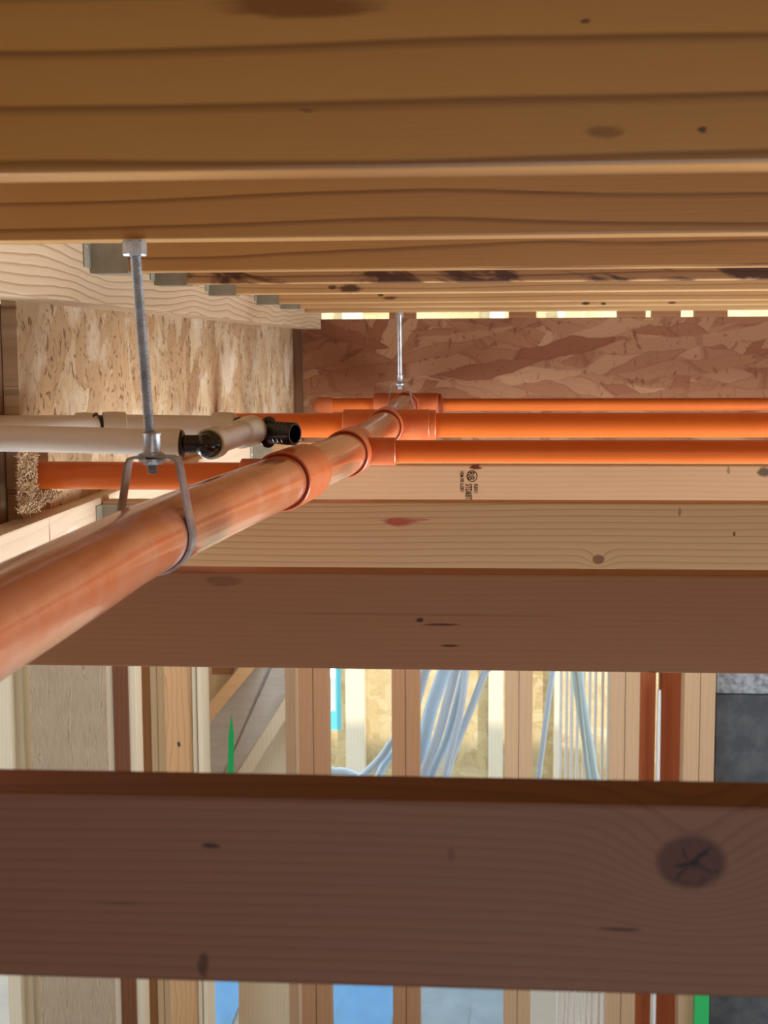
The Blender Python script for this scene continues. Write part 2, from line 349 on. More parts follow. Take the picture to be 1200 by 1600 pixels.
# ------------------------------------------------------------------ lower ceiling joists
ltop = [1210, 886, 780, 724]
LY = [ydepth(p, LZ) for p in ltop]
sp = (LY[3]-LY[0])/3
LY += [LY[3]+sp]
LLX = -.522                                 # face of the ledger they hang on
llab = ['dark ceiling joist nearest the camera with a big cracked round knot at right',
        'ceiling joist second from the camera, brown, with short dark cracks right of centre',
        'pale ceiling joist with a smear of red crayon on its face',
        'ceiling joist carrying the black grade stamp, just under the orange branch pipe',
        'ceiling joist farthest back, mostly hidden behind the two lower orange branch pipes']
lower = []
for k, yb in enumerate(LY):
    y0 = yb-.038; x0, x1 = (LLX+.001, 1.89)
    if k < 2: x0 = LLX+.001
    cx = (x0+x1)/2; s = y0/F; mk = []
    def L(px, py): p = W(px, py, Y=y0); return (p.x-cx, p.z-CZ-LZ+LH)
    def mark(px, py, rx, ry, col, op=.85): a, b = L(px, py); mk.append((a, b, rx*s, ry*s, col, op))
    kn = []
    kw = dict(freq=150, pith=(-.3, -.06), wob=.006, wobf=1.2, contrast=.35, width=.4, fibre=.14)
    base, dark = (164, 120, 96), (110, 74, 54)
    if k == 0:
        kx, kz = L(1080, 1347); kn = [(kx, kz, .0118)]
        mark(1080, 1347, 56, 44, (92, 50, 42), .45)
        for (cx_, cy_, l_, w_, a_) in ((1096, 1336, 24, 4.5, .72), (1070, 1351, 20, 4, .25), (1066, 1362, 22, 2.4, .8), (1070, 1335, 18, 2, -1.25), (1102, 1358, 20, 2, -.5)):
            a_1, b_1 = L(cx_, cy_); mk.append((a_1, b_1, l_*s, w_*s, (10, 5, 4), .9, a_))
        mark(330, 1322, 22, 5, (40, 14, 8)); mark(318, 1508, 12, 26, (62, 34, 24), .7); mark(965, 1452, 40, 3, (50, 20, 12)); mark(1085, 1348, 10, 8, (8, 4, 3)); mark(1098, 1335, 12, 3, (12, 6, 4))
        mark(705, 1335, 8, 18, (96, 52, 44), .5); mark(190, 1412, 50, 3, (84, 54, 36), .6); mark(950, 1280, 120, 14, (120, 82, 64), .4)
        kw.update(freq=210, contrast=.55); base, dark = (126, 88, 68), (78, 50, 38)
    if k == 1:
        mark(656, 969, 7, 5, (26, 10, 8)); mark(690, 976, 34, 2.5, (60, 30, 20)); mark(705, 1009, 20, 2.5, (50, 22, 14)); mark(350, 908, 40, 10, (110, 66, 46), .5); mark(1020, 1052, 8, 4, (70, 45, 30))
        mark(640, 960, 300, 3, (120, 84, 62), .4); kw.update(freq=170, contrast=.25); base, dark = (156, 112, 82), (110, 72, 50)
    if k == 2:
        mark(622, 816, 32, 9, (164, 50, 40), .8); mark(650, 812, 22, 4, (176, 80, 66), .6); kx, kz = L(935, 874); kn = [(kx, kz, .006)]
        mark(1147, 834, 3, 4, (60, 36, 22)); mark(1062, 800, 3, 8, (110, 80, 56), .6); kw.update(freq=120, contrast=.85, pith=(-.22, -.05), width=.3)
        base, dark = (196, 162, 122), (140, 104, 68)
    if k == 3:
        mark(744, 730, 11, 5, (92, 16, 10), .95); mark(706, 725, 12, 1.5, (110, 50, 30), .8); mark(1195, 737, 14, 10, (46, 44, 42), .8); mark(1138, 735, 3, 7, (100, 82, 62), .6)
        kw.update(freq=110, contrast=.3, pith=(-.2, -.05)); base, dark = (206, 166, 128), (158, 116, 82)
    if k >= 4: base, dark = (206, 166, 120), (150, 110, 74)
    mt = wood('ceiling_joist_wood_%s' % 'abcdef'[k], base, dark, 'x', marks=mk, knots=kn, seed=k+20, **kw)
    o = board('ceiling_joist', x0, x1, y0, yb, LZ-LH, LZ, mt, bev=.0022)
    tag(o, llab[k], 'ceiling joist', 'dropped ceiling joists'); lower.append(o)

# grade stamp on the fourth ceiling joist: lines of letters running downwards
J = lower[3]; yf = LY[3]-.038
def stamp(name, s, px, py, size, sq):
    p = W(px, py, Y=yf) - J.location
    mtx = Matrix.Translation((p.x, -.0192, p.z)) @ Matrix.Rotation(math.pi/2, 4, 'X') @ Matrix.Rotation(-math.pi/2, 4, 'Z')
    return text(name, s, size, INK, J, mtx, sq)
s4 = yf/F
stamp('grade_stamp', 'HEM FIR S-DRY', 719, 736, 8*s4, .62)
stamp('grade_stamp', 'STD&BTR', 727.5, 756, 14*s4, .50)
stamp('grade_stamp', 'RIB', 731, 737, 15*s4, .62)
stamp('grade_stamp', 'R50/1', 741, 756, 8*s4, .8)
bm = bmesh.new(); c = W(737.5, 744, Y=yf)-J.location; n = 32
for r0, r1 in ((7.6, 8.8),):
    for i in range(n):
        q = []
        for (r, t) in ((r0, i), (r1, i), (r1, i+1), (r0, i+1)):
            q.append(bm.verts.new((c.x+r*s4*.95*math.cos(2*math.pi*t/n), -.0193, c.z+r*s4*1.05*math.sin(2*math.pi*t/n))))
        bm.faces.new(q)
bmesh.ops.remove_doubles(bm, verts=bm.verts, dist=1e-6)
bmesh.ops.solidify(bm, geom=list(bm.faces), thickness=.0002)
finish('stamp_ring', bm, INK, J)

# ------------------------------------------------------------------ left wall: ledgers, strand board
led_m = wood('ledger_wood', (208, 184, 152), (150, 108, 72), 'y', freq=110, pith=(-.05, .06), wob=.02, wobf=1.6, contrast=1.1, seed=31)
o = board('upper_ledger_beam', LEDX-.06, LEDX, .95, 3.86, .054, UZ+.235, led_m, bev=.003)
tag(o, 'streaky pale timber beam under the ceiling at left that the floor joist hangers are nailed to', 'beam')
lm = []
o_l = (.6+3.86)/2
for (yy, zz, ry, rz) in ((1.55, .05, .05, .02), (1.72, .055, .05, .02), (1.66, .02, .03, .015)):
    lm.append((yy-o_l, zz, ry, rz, (236, 226, 212), .55))
lm.append((1.625-o_l, .045, .003, .05, (120, 50, 36), .7))
ll_m = wood('lower_ledger_wood', (214, 192, 164), (176, 140, 108), 'y', freq=60, pith=(-.1, .05), wob=.02, contrast=.35, seed=32, marks=lm)
o = board('lower_ledger_beam', LLX-.035, LLX, .6, 3.86, LZ-LH, LZ+.006, ll_m, bev=.002)
tag(o, 'pale whitish timber ledger at left, below the strand board, holding the ceiling joist hanger', 'beam')
osb_left = osb('strand_board_left_wood', [(176, 136, 98), (208, 176, 136), (190, 154, 114), (222, 200, 164), (198, 160, 118)], 'yz', fl=.13, fw=.055, dark=(158, 122, 90), seed=3, speck=.75, angs=(20, 75, 130, 100, 48))
YN = W(29, 600, X=-.545).y
OX = -.545; RY = 3.90; PZ = -.15
bm = bmesh.new()                            # sheet with a torn lower near corner where the pipe passes
zb, zt = LZ+.004, .06
poly = [(YN, zt), (RY-.0135, zt), (RY-.0135, zb), (1.705, zb), (1.70, PZ+.027), (1.685, PZ+.034), (1.655, PZ+.033), (1.638, PZ+.022), (1.636, zb+.01), (1.63, zb), (YN, zb)]
vf = [bm.verts.new((OX, y, z)) for y, z in poly]; vb = [bm.verts.new((OX-.018, y, z)) for y, z in poly]
bm.faces.new(vf); bm.faces.new(vb[::-1])
for i in range(len(poly)):
    j = (i+1) % len(poly); bm.faces.new((vf[i], vf[j], vb[j], vb[i]))
for v in bm.verts: v.co -= Vector((OX, 2.7, zb))
o = finish('strand_board', bm, osb_left, None, (OX, 2.7, CZ+zb))
tag(o, 'blotchy pale strand board on the left wall, above the milky water pipes', 'strand board')
# torn fibres round the pipe hole, part of the board
fib_m = plain('torn_wood_fibre', (206, 176, 138), .9, var=.7, varcol=(120, 84, 56), vscale=60)
bm = bmesh.new(); rr = random.Random(11)
for i in range(1700):
    px = rr.uniform(28, 56); py = rr.uniform(702, 800)
    if py > 768: px = rr.uniform(28, 28+ (800-py)*1.4+24)
    p = W(px, py, X=OX+.004+rr.uniform(0, .022)) - o.location
    d = Vector((rr.uniform(-.3, 1), rr.uniform(-1, 1), rr.uniform(-1, 1))).normalized()*rr.uniform(.0015, .006)
    n_ = d.cross(Vector((rr.random(), rr.random(), rr.random()))).normalized()*rr.uniform(.0003, .0011)
    q = d.cross(n_).normalized()*.0003
    a = [bm.verts.new(p+s1*d+s2*n_+s3*q) for s1 in (-1, 1) for s2 in (-1, 1) for s3 in (-1, 1)]
    for f in ((0,1,3,2), (4,6,7,5), (0,4,5,1), (2,3,7,6), (0,2,6,4), (1,5,7,3)): bm.faces.new([a[t] for t in f])
finish('torn_fibres', bm, fib_m, o)
# timber ends and stud left of the panel
grey_m = wood('grey_brown_stud_wood', (150, 116, 92), (108, 78, 58), 'z', freq=80, contrast=.4, seed=40)
xg = OX-.03
o = board('wall_stud', xg-.10, xg+.011, YN-.10, YN+.40, -.36, .0535, grey_m); tag(o, 'grey-brown stud at the far left edge, beside the strand board end', 'stud')
o = board('blocking_timber', xg-.12, xg+.020, YN-.22, YN-.101, .0, .0535, wood('blocking_wood', (196, 150, 108), (130, 84, 52), 'z', freq=170, contrast=.9, wob=.01, seed=41))
tag(o, 'short timber block with raised end grain, tucked under the upper beam at the left edge', 'block')

# ------------------------------------------------------------------ far rim
RY = 3.90
rim_m = osb('strand_board_rim_wood', [(136, 76, 50), (170, 116, 82), (150, 90, 62), (186, 136, 100), (158, 102, 72), (198, 150, 112)], 'xz', fl=.19, fw=.034, dark=(92, 40, 26), seed=14, angs=(-4, -38, 24, 58, -16, 8))
xr0 = W(473, 560, Y=RY).x
ztop = W(700, 497.5, Y=RY).z-CZ
o = board('strand_board', xr0, 1.89, RY, RY+.018, -.31, ztop, rim_m, bev=0)
tag(o, 'reddish strand board closing the far end behind the orange pipes', 'strand board')
blk_m = wood('rim_block_wood', (170, 118, 80), (120, 72, 44), 'x', freq=90, seed=45)
zs1 = W(700, 489.5, Y=RY).z-CZ+.004
for i, (a, b, lb) in enumerate(((460, 500, 'small wood block over the far strand board, left of all its light gaps'), (608, 650, 'small wood block over the far strand board, behind the far hanger rod'),
        (795, 838, 'small wood block over the far strand board, between the second and third light gaps'), (965, 1009, 'small wood block over the far strand board, right of the longest row of pale slats'),
        (1019, 1064, 'small wood block over the far strand board, right beside the tiny light gap'), (1086, 1137, 'small wood block over the far strand board, left of the rightmost light gap'))):
    o = board('rim_block', W(a, 494, Y=RY).x, W(b, 494, Y=RY).x, RY, RY+.038, ztop+.0004, zs1, blk_m, bev=0)
    tag(o, lb, 'wood block', 'blocks over the far strand board')
o = board('rim_plate', xr0-.03, 1.89, RY+.002, RY+.038, zs1+.0004, UZ+.235, blk_m, bev=0); tag(o, 'timber rim plate above the light gaps over the far strand board', 'timber')
o = board('corner_post', -.60, xr0-.002, RY-.012, RY+.06, -.31, ztop, wood('corner_wood', (120, 84, 60), (80, 50, 34), 'z', seed=46), bev=.001)
tag(o, 'narrow dark brown post in the far left corner between the two strand boards', 'post')

# ------------------------------------------------------------------ joist hangers
def hanger(yb, z, h, X, label, name_group, nails=True):
    r = empty('joist_hanger', (X, yb-.019, CZ+z), label, 'joist hanger', name_group)
    bm = bmesh.new()                          # seat, two cheeks, two nailing flanges
    bxm(bm, 0.0005, .045, -.0215, .0215, -.0018, -.0006)
    for s in (-1, 1):
        y0, y1 = sorted((s*.0202, s*.0214)); bxm(bm, .0005, .045, y0, y1, -.0018, h)
    finish('saddle', bm, HANG, r)
    for s in (-1, 1):
        y0, y1 = sorted((s*.0215, s*.048)); bm = bmesh.new(); bxm(bm, .0004, .0016, y0, y1, .004, h)
        f = finish('flange', bm, HANG, r)
        for zz in (.25, .75):
            bm = bmesh.new(); lathe(bm, (.0014, s*.034, h*zz), (.01, s*.034, h*zz), [(0, .0001), (0, .0038), (.0012, .003), (.0016, .0001)], 12)
            finish('nail_head', bm, STEEL, f, smooth=True)
    return r
ord_ = ['grey metal hanger nearest the camera under the upper beam, biggest of its row', 'grey metal hanger just right of the threaded rod, second along the upper beam', 'grey metal hanger third along the upper beam, left of a dark notch',
        'grey metal hanger fourth along the upper beam, near the corner', 'small grey metal hanger fifth along the upper beam, close to the corner']
for i, k in enumerate(range(2, 7)): hanger(UY[k], UZ, .12, LEDX, ord_[i], 'joist hangers along the upper beam')
hl = ['galvanised hanger behind the orange pipe, left of the strap, holding the crayon-marked joist', 'ceiling joist hanger mostly hidden behind the black elbow', 'ceiling joist hanger just below the open black pipe end']
for i, k in enumerate((2, 3, 4)): hanger(LY[k], LZ-LH, .085, LLX, hl[i], 'ceiling joist hangers')

# ------------------------------------------------------------------ orange sprinkler pipe
PZ = -.15
def P3(px, Y, Z=PZ): return Vector((XP(px, Y, Z), Y, CZ+Z))
main = [(0, .785, -.155), (243, 1.15, -.1545), (455, 1.65, -.151), (547, 2.06, -.150), (604, 2.77, -.150), (634, 3.78, -.150)]
mp = [P3(*a) for a in main]
d0 = (mp[1]-mp[0]).normalized(); start = mp[0]-d0*1.3
root = empty('sprinkler_pipe', (mp[2].x, mp[2].y, CZ+PZ), 'big orange plastic pipe run with tees and side branches, crossing into the distance', 'pipe')
ro = root.location.copy()
def part(name, bm, mat, parent=None, smooth=True, label=None):
    for v in bm.verts: v.co -= ro
    o = finish(name, bm, mat, parent or root, smooth=smooth)
    if parent: o.location = (0, 0, 0)
    if label: o['label'] = label
    return o
RM = .03015
def seg(a, b, n=14): return [a.lerp(b, i/n) for i in range(n+1)]
# smooth centre line
def catmull(P, n=12):
    out = []; Q = [P[0]*2-P[1]]+P+[P[-1]*2-P[-2]]
    for i in range(1, len(Q)-2):
        for k in range(n):
            t = k/n; a, b, c_, d = Q[i-1:i+3]
            out.append(.5*((2*b)+(c_-a)*t+(2*a-5*b+4*c_-d)*t*t+(3*b-a-3*c_+d)*t**3))
    out.append(P[-1]); return out
cl = catmull([start]+mp, 16)
def at(Y):
    for a, b in zip(cl, cl[1:]):
        if a.y <= Y <= b.y: return a.lerp(b, (Y-a.y)/(b.y-a.y))
    return cl[-1]
def run(Y0, Y1):
    return [at(Y0)] + [p for p in cl if Y0+.01 < p.y < Y1-.01] + [at(Y1)]
T1, T2, T3, T4 = 1.66, 2.06, 2.77, 3.78
for (a, b, nm) in ((start.y, T1-.01, 'main_pipe'), (T1+.01, T2-.01, 'main_pipe'), (T2+.01, T3-.01, 'main_pipe'), (T3+.01, T4, 'main_pipe')):
    bm = bmesh.new(); sweep(bm, run(a+.0001, b), RM, 64); part(nm, bm, DUSTY, label='dusty orange main pipe length' if a < 1 else None)
def hub(bm, A, B, rin, rout, L):
    lathe(bm, A, B, [(0, rin), (0, rout-.0012), (.0015, rout), (L, rout), (L, rin*.8), (.022, rin*.8), (.020, rin)], 56)
def tee(Y, half, branches, rh, lip=True):
    """run socket along the pipe and branch sockets (direction, length, pipe radius, socket radius)"""
    c = at(Y); a = at(Y-half); b = at(Y+half) if Y+half < cl[-1].y else c+(c-a)
    bm = bmesh.new(); hub(bm, a, c, RM+.0009, rh, (c-a).length+.001); hub(bm, b, c, RM+.0009, rh, (b-c).length+.001)
    for (s, ln, rp, rs) in branches:
        e = c+Vector((s*ln, 0, 0)); hub(bm, e, c, rp+.0008, rs, ln)
    f = part('tee_fitting', bm, HUB)
    if lip:
        bm = bmesh.new(); t = (c-a).normalized(); lathe(bm, a+t*.0003, c, [(0, RM+.0001), (-.0008, RM+.0015), (-.0004, rh-.0016), (.003, rh-.0016), (.003, RM+.0001)], 56)
        part('socket_lip', bm, LIP, f)
    return c, f
c1, f1 = tee(T1, .062, [(-1, .062, .0167, .0215)], .0350)
c2, f2 = tee(T2, .055, [(1, .068, .0167, .0205)], .0345)
c3, f3 = tee(T3, .070, [(-1, .085, .0242, .0315), (1, .085, .0242, .0315)], .0350)
c4, f4 = tee(T4, .065, [(-1, .085, .0167, .0320), (1, .088, .0167, .0320)], .0350)
def branch(c, s, x1, r, name='branch_pipe', dz=0, dy=0):
    bm = bmesh.new(); sweep(bm, seg(c+Vector((s*.045, 0, 0)), Vector((x1, c.y+dy, c.z+dz)), 6), r, 48); return part(name, bm, ORANGE)
branch(c1, -1, -1.1, .0167, dz=.004)
branch(c2, 1, 1.88, .0167)
branch(c3, 1, 1.88, .0242)
branch(c3, -1, OX+.0006, .0242)
branch(c4, 1, 1.88, .0167)
# outer shoulder rings on the cross and its reducers
bm = bmesh.new(); e = c3+Vector((.098, 0, 0)); lathe(bm, e, c3, [(0, .0243), (0, .0288), (.0015, .030), (.0135, .030), (.0135, .0243)], 48); part('reducer_bushing', bm, HUB)
bm = bmesh.new(); e = c4+Vector((.1, 0, 0)); lathe(bm, e, c4, [(0, .0168), (.002, .0225), (.006, .0295), (.014, .030), (.014, .0168)], 48); part('reducer_bushing', bm, LIP)
# capped stub at the left of the last tee
sx = XP(520, T4, PZ); ex = XP(488, T4, PZ)
bm = bmesh.new(); sweep(bm, seg(c4-Vector((.04, 0, 0)), Vector((sx-.01, c4.y, c4.z)), 4), .0185, 40); part('stub_pipe', bm, ORANGE)
bm = bmesh.new(); A = Vector((sx, c4.y, c4.z)); Ln = sx-ex; pts = [A-Vector((Ln*t, 0, 0)) for t in (0, .02, .5, .62, .75, .86, .95, .99, 1.0)]
sweep(bm, pts, [.0195, .0212, .0212, .0210, .0198, .0172, .0125, .007, .002], 40); part('end_cap', bm, HUB)
# coupling on the left branch beyond the wall
xc = W(24, 745, Y=T1).x
bm = bmesh.new(); lathe(bm, (xc, c1.y, c1.z+.003), (xc-.1, c1.y, c1.z+.003), [(0, .0175), (0, .0215), (.0015, .0225), (.09, .0225), (.09, .0175)], 40); part('coupling', bm, HUB)
# small bead of solvent cement hanging at the tee mouths
# ------------------------------------------------------------------ pipe hangers
def pipe_hanger(Y, zr, Yt, pxt, Zt, rod_r, label, scale=1.0):
    c = at(Y); top_b = .066*scale
    rt = empty('pipe_hanger', (c.x, Y, c.z), label, 'pipe hanger')
    hw = .0215; R = RM+.0016
    path = [(-.004, top_b), (-hw+.006, top_b), (-hw+.002, top_b-.001), (-hw, top_b-.005)]
    a0 = math.radians(168)
    arc = [(R*math.cos(a), R*math.sin(a)) for a in [math.radians(172) + math.radians(196)*i/40 for i in range(41)]]
    bm = bmesh.new()
    ribbon(bm, path + arc + [(hw, top_b-.005), (hw-.002, top_b-.001), (hw-.006, top_b), (-.010, top_b+.0024)], .020, .0021)
    finish('strap_ring', bm, GALV, rt)
    # rod
    tx = XP(pxt, Yt, Zt); rx0 = -.001; tp = Vector((tx, Yt, CZ+Zt))-c
    bp_ = Vector((rx0, 0, top_b-.014))
    n = int((tp-bp_).length/.00159); bm = bmesh.new(); pts, rad = [], []
    for i in range(n*2+1):
        pts.append(bp_.lerp(tp, i/(n*2))); rad.append(rod_r if i % 2 else rod_r*.76)
    sweep(bm, pts, rad, 20); finish('threaded_rod', bm, STEEL, rt)
    bm = bmesh.new(); hexnut(bm, tp.x, tp.y, tp.z-.013, tp.z, .0098)
    sweep(bm, [(tp.x, tp.y, tp.z-.006), (tp.x, tp.y, tp.z+.0001)], [.0088, .0088], 24); finish('top_nut', bm, STEEL, rt)
    bm = bmesh.new(); z = top_b
    lathe(bm, (rx0, 0, z+.002), (rx0, 0, z+.03), [(0, .0045), (0, .0098), (.0012, .0098), (.0022, .0073), (.016, .0070), (.0175, .0080), (.0185, .0078), (.0185, .0045)], 28)
    finish('swivel_nut', bm, STEEL, rt, smooth=True)
    bm = bmesh.new(); lathe(bm, (rx0, 0, z-.0034), (rx0, 0, z), [(0, .0045), (0, .0112), (.0022, .0118), (.0024, .0045)], 28); hexnut(bm, rx0, 0, z-.0065, z-.0034, .0078)
    finish('lower_nut', bm, STEEL, rt)
    return rt
pipe_hanger(1.15, 0, 1.148, 210, .089, .0047, 'steel strap hanger around the near length of orange pipe on a threaded rod')
pipe_hanger(3.42, 0, UY[7]-.019, 624, UZ, .0047, 'small far pipe hanger on a thin rod in front of the reddish strand board')

# ------------------------------------------------------------------ milky water pipes
YA, ZA = 1.50, -.096
def A3(px, py, Y): return W(px, py, Y=Y)
rootw = empty('water_pipe', (0, 0, 0), 'milky white plastic water pipes joined by black fittings, crossing behind the threaded rod', 'pipe')
ro = Vector((-.3, 1.55, CZ-.09)); rootw.location = ro
root_keep = root; root = rootw
PR = .0143
def wpart(name, bm, mat, smooth=True): return part(name, bm, mat, smooth=smooth)
a0 = A3(-40, 682, YA); a1 = A3(150, 687, YA); a2 = A3(262, 692, YA); a3 = A3(308, 693, YA+.005)
bm = bmesh.new(); sweep(bm, bez(a0-Vector((.3, .02, 0)), a0, a1, a2, 24), PR, 40); wpart('tubing', bm, PEX)
s = YA/F
def ring(A, B, r, L, mat=PEXR):
    bm = bmesh.new(); lathe(bm, A, B, [(0, PR*.8), (0, r-.001), (.001, r), (L*.5, r*1.03), (L-.001, r), (L, r-.001), (L, PR*.8)], 44); return wpart('expansion_ring', bm, mat)
ring(A3(246, 692, YA), A3(284, 693.5, YA), .0165, 38*s)
# black elbow at the end of the near tube
e0, e1 = A3(283, 693.5, YA), A3(322, 693.5, YA+.002)
bend = A3(322, 694, YA+.006)
bm = bmesh.new(); sweep(bm, seg(e0, e1, 8)+[e1+Vector((.004, .001, 0)), e1+Vector((.0075, .004, 0)), e1+Vector((.0092, .009, 0))], [.0098]*9+[.0097, .0088, .006], 36)
el = wpart('black_elbow', bm, BLACK)
bm = bmesh.new(); lathe(bm, A3(284, 693.5, YA), e1, [(0, .009), (0, .0150), (.0016, .0150), (.0032, .0115), (.0034, .009)], 36); wpart('elbow_collar', bm, BLACK)
p = A3(329, 693, YA-.004) - ro
text('elbow_letter', 'D', .0075, PEXR, root, Matrix.Translation((p.x-.0025, A3(329, 693, YA-.0008).y-ro.y-.0005, p.z-.003)) @ Matrix.Rotation(math.pi/2, 4, 'X'), .7)
# short tube from the elbow away to the tee
q0, q1 = A3(326, 694, YA+.012), A3(398, 671, YA+.17)
dq = (q1-q0).normalized()
bm = bmesh.new(); lathe(bm, q0-dq*.004, q1, [(0, .0001), (0, .0100), (.002, .0142), (.005, .0150), (.0052, .0001)], 40); wpart('elbow_collar', bm, BLACK)
bm = bmesh.new(); sphc = q0-dq*.010
bmesh.ops.create_uvsphere(bm, u_segments=28, v_segments=16, radius=.0128, matrix=Matrix.Translation(sphc)); wpart('elbow_body', bm, BLACK)
ring(q0+dq*.002, q1, .0175, .020)
bm = bmesh.new(); sweep(bm, seg(q0+dq*.015, q1-dq*.02, 8), .0138, 40); wpart('tubing', bm, PEX)
bm = bmesh.new(); L_ = (q1-q0).length
pts = [q1-dq*x for x in (.055, .052, .02, .008, .002, -.002, -.004)]; sweep(bm, pts, [.0145, .0172, .0182, .0178, .0155, .010, .003], 44); wpart('expansion_ring', bm, PEXR)
# back tube
YB = YA+.20
b0, b1, b2 = A3(-40, 668, YA+.065), A3(180, 667, YB), A3(345, 668, YB)
bm = bmesh.new(); sweep(bm, bez(b0-Vector((.3, 0, 0)), b0, A3(70, 669, YA+.075), A3(147, 667, YB-.05), 16), PR, 40); wpart('tubing', bm, PEX)
bm = bmesh.new(); sweep(bm, bez(A3(162, 666, YB-.045), A3(220, 666, YB-.02), A3(300, 667, YB), b2, 16), PR, 40); wpart('tubing', bm, PEX)
bm = bmesh.new(); sweep(bm, seg(A3(138, 666, YB-.053), A3(168, 666, YB-.043), 3), .0135, 36); wpart('black_coupling', bm, BLACK)
bm = bmesh.new(); A = A3(149, 666, YB-.05); lathe(bm, A, A+Vector((1, 0, 0)), [(0, .010), (0, .0165), (.0018, .0165), (.0018, .010)], 36); wpart('coupling_collar', bm, BLACK)
ring(A3(118, 667, YB-.06), A3(145, 667, YB-.05), .0170, 27*YB/F)
ring(A3(160, 666, YB-.045), A3(196, 666, YB-.035), .0172, 36*YB/F)
ring(A3(332, 666, YB), A3(370, 667, YB), .0172, 36*YB/F)
# black tee with an open barbed end
YT = YB-.02
t0, t1 = A3(372, 672, YB), A3(461, 678, YT-.02)
dt = (t1-t0).normalized(); Lt = (t1-t0).length
bm = bmesh.new()
prof = [(0, .0001), (0, .0125), (.001, .0135), (.024, .0135), (Lt*.62, .0138)]
x = Lt*.64
while x < Lt-.008:
    prof += [(x, .0134), (x+.001, .0140), (x+.005, .0134)]; x += .0062
prof += [(Lt-.001, .0136), (Lt, .0130), (Lt, .0108), (Lt*.55, .0105), (Lt*.55, .0001)]
lathe(bm, t0, t1, prof, 44); wpart('black_tee', bm, BLACK)
for fx, rr_ in ((.0, .0160), (.53, .0190)):
    bm = bmesh.new(); A = t0+dt*(Lt*fx); lathe(bm, A, t1, [(0, .010), (0, rr_), (.0016, rr_), (.0022, .0136), (.0022, .010)], 36); wpart('tee_collar', bm, BLACK)
root = root_keep

# ------------------------------------------------------------------ framing and daylight behind the far studs
light_w = wood('light_stud_wood', (196, 162, 126), (170, 128, 90), 'z', freq=70, contrast=.4, seed=50)
brown_w = wood('brown_stud_wood', (166, 122, 86), (140, 92, 60), 'z', freq=60, contrast=.35, seed=51)
pale_wd = wood('pale_stud_wood', (232, 216, 188), (196, 168, 132), 'z', freq=80, contrast=.35, seed=52)
rough_w = wood('rough_grey_wood', (200, 178, 150), (118, 96, 74), 'z', freq=200, contrast=1.2, wob=.01, wobf=9, fibre=.9, seed=53)
redw = wood('red_brown_stud_wood', (178, 98, 56), (130, 62, 30), 'z', freq=60, contrast=.3, seed=54)
greyw = wood('weathered_grey_board_wood', (206, 200, 190), (160, 154, 146), 'x', freq=30, contrast=.3, seed=55, pith=(-.9, -.3), wob=.03, wobf=5)
def vb(px0, px1, Y, mat, label, z0=-2.5, z1=-.4, dep=.089, py=1130, name='wall_stud', cat='stud', kn=None, grp='studs below the ceiling joists'):
    x0, x1 = W(px0, py, Y=Y).x, W(px1, py, Y=Y).x
    return tag(board(name, x0, x1, Y, Y+dep, z0, z1, mat, bev=.001), label, cat, grp)
S1 = 4.30
vb(-3, 17, S1, pale_wd, 'pale stud cut by the left edge of the photo, under the orange pipe')
vb(25, 37, S1+.05, pale_wd, 'narrow pale stud with a blue-lit side, left of the rough grey plank', dep=.14)
vb(48, 166, S1, rough_w, 'wide rough-sawn grey plank under the orange pipe', name='wide_plank', cat='plank', dep=.10)
vb(178, 201, S1, wood('backlit_stud_wood', (120, 74, 48), (84, 48, 30), 'z', seed=60), 'stud coloured dark brown for its backlit front, just right of the rough grey plank')  # wood darkened to hold the shade of its backlit front
vb(167, 177.5, S1+.01, pale_wd, 'pale strip standing in for the daylit side of the rough grey plank', dep=.08)  # separate pale strip, daylight on the plank's side put into its colour
vb(202, 213, S1+.01, pale_wd, 'pale strip standing in for the daylit side of the dark brown stud', dep=.08)  # added strip, pale for the lit side of the stud before it
vb(236, 246, S1+.24, pale_wd, 'pale stud left half of the pair between the tan stud and the knotted board')
vb(247, 257, S1+.24, pale_wd, 'pale stud right half of the pair, touching the knotted board')
vb(216, 235, S1+.25, brown_w, 'tan stud between the dark brown stud and the knotted board', dep=.14)
kx = W(278, 1163, Y=S1+.12)
kmat = wood('knotted_board_wood', (214, 170, 124), (168, 120, 78), 'z', freq=60, contrast=.7, wob=.02, wobf=3, seed=61, marks=[(kx.z, 0, .01, .006, (50, 24, 14), .9)])
vb(258, 300, S1+.12, wood('knotted_board_wood', (214, 170, 124), (168, 120, 78), 'z', freq=50, contrast=.7, wob=.02, wobf=3, seed=61, marks=[(kx.z-(CZ-2.5), 0, .012, .007, (50, 24, 14), .95)]), 'tan board with one small black knot, left of the diagonal braces', dep=.10)
vb(301, 307.5, S1+.11, pale_wd, 'very thin pale strip standing in for the daylit right side of the knotted board', dep=.09)  # daylit side of the knotted board, done as pale colour
vb(309, 316, S1+.10, pale_wd, 'thin pale stud on the left of the diagonal braces', dep=.12)
vb(446, 461, S1+.12, light_w, 'thin pale stud on the right of the diagonal braces')
vb(466, 489, S1, brown_w, 'brown stud right of the diagonal braces, left half of a pair', grp='studs below the ceiling joists')
vb(490, 512, S1, brown_w, 'brown stud left of the bright window corner, right half of a pair')
vb(612, 633, S1, brown_w, 'left stud of the pair between the blue cables and the bright strand board')
vb(634, 655, S1, brown_w, 'right stud of the pair just left of the hanging cable bundle')
vb(789, 810, S1, light_w, 'left stud of the pair right of the hanging cable bundle')
vb(811, 832, S1, light_w, 'right stud of the pair left of the single leaning blue cable')
vb(955, 976, S1, light_w, 'left stud of the pair just right of the row of white tubes')
vb(977, 999, S1, light_w, 'right stud of the pair left of the red-brown studs')
vb(1000, 1024, S1+.10, redw, 'red-brown stud left of the white conduit')
vb(1033, 1068, S1+.10, redw, 'wide red-brown stud right of the white conduit')
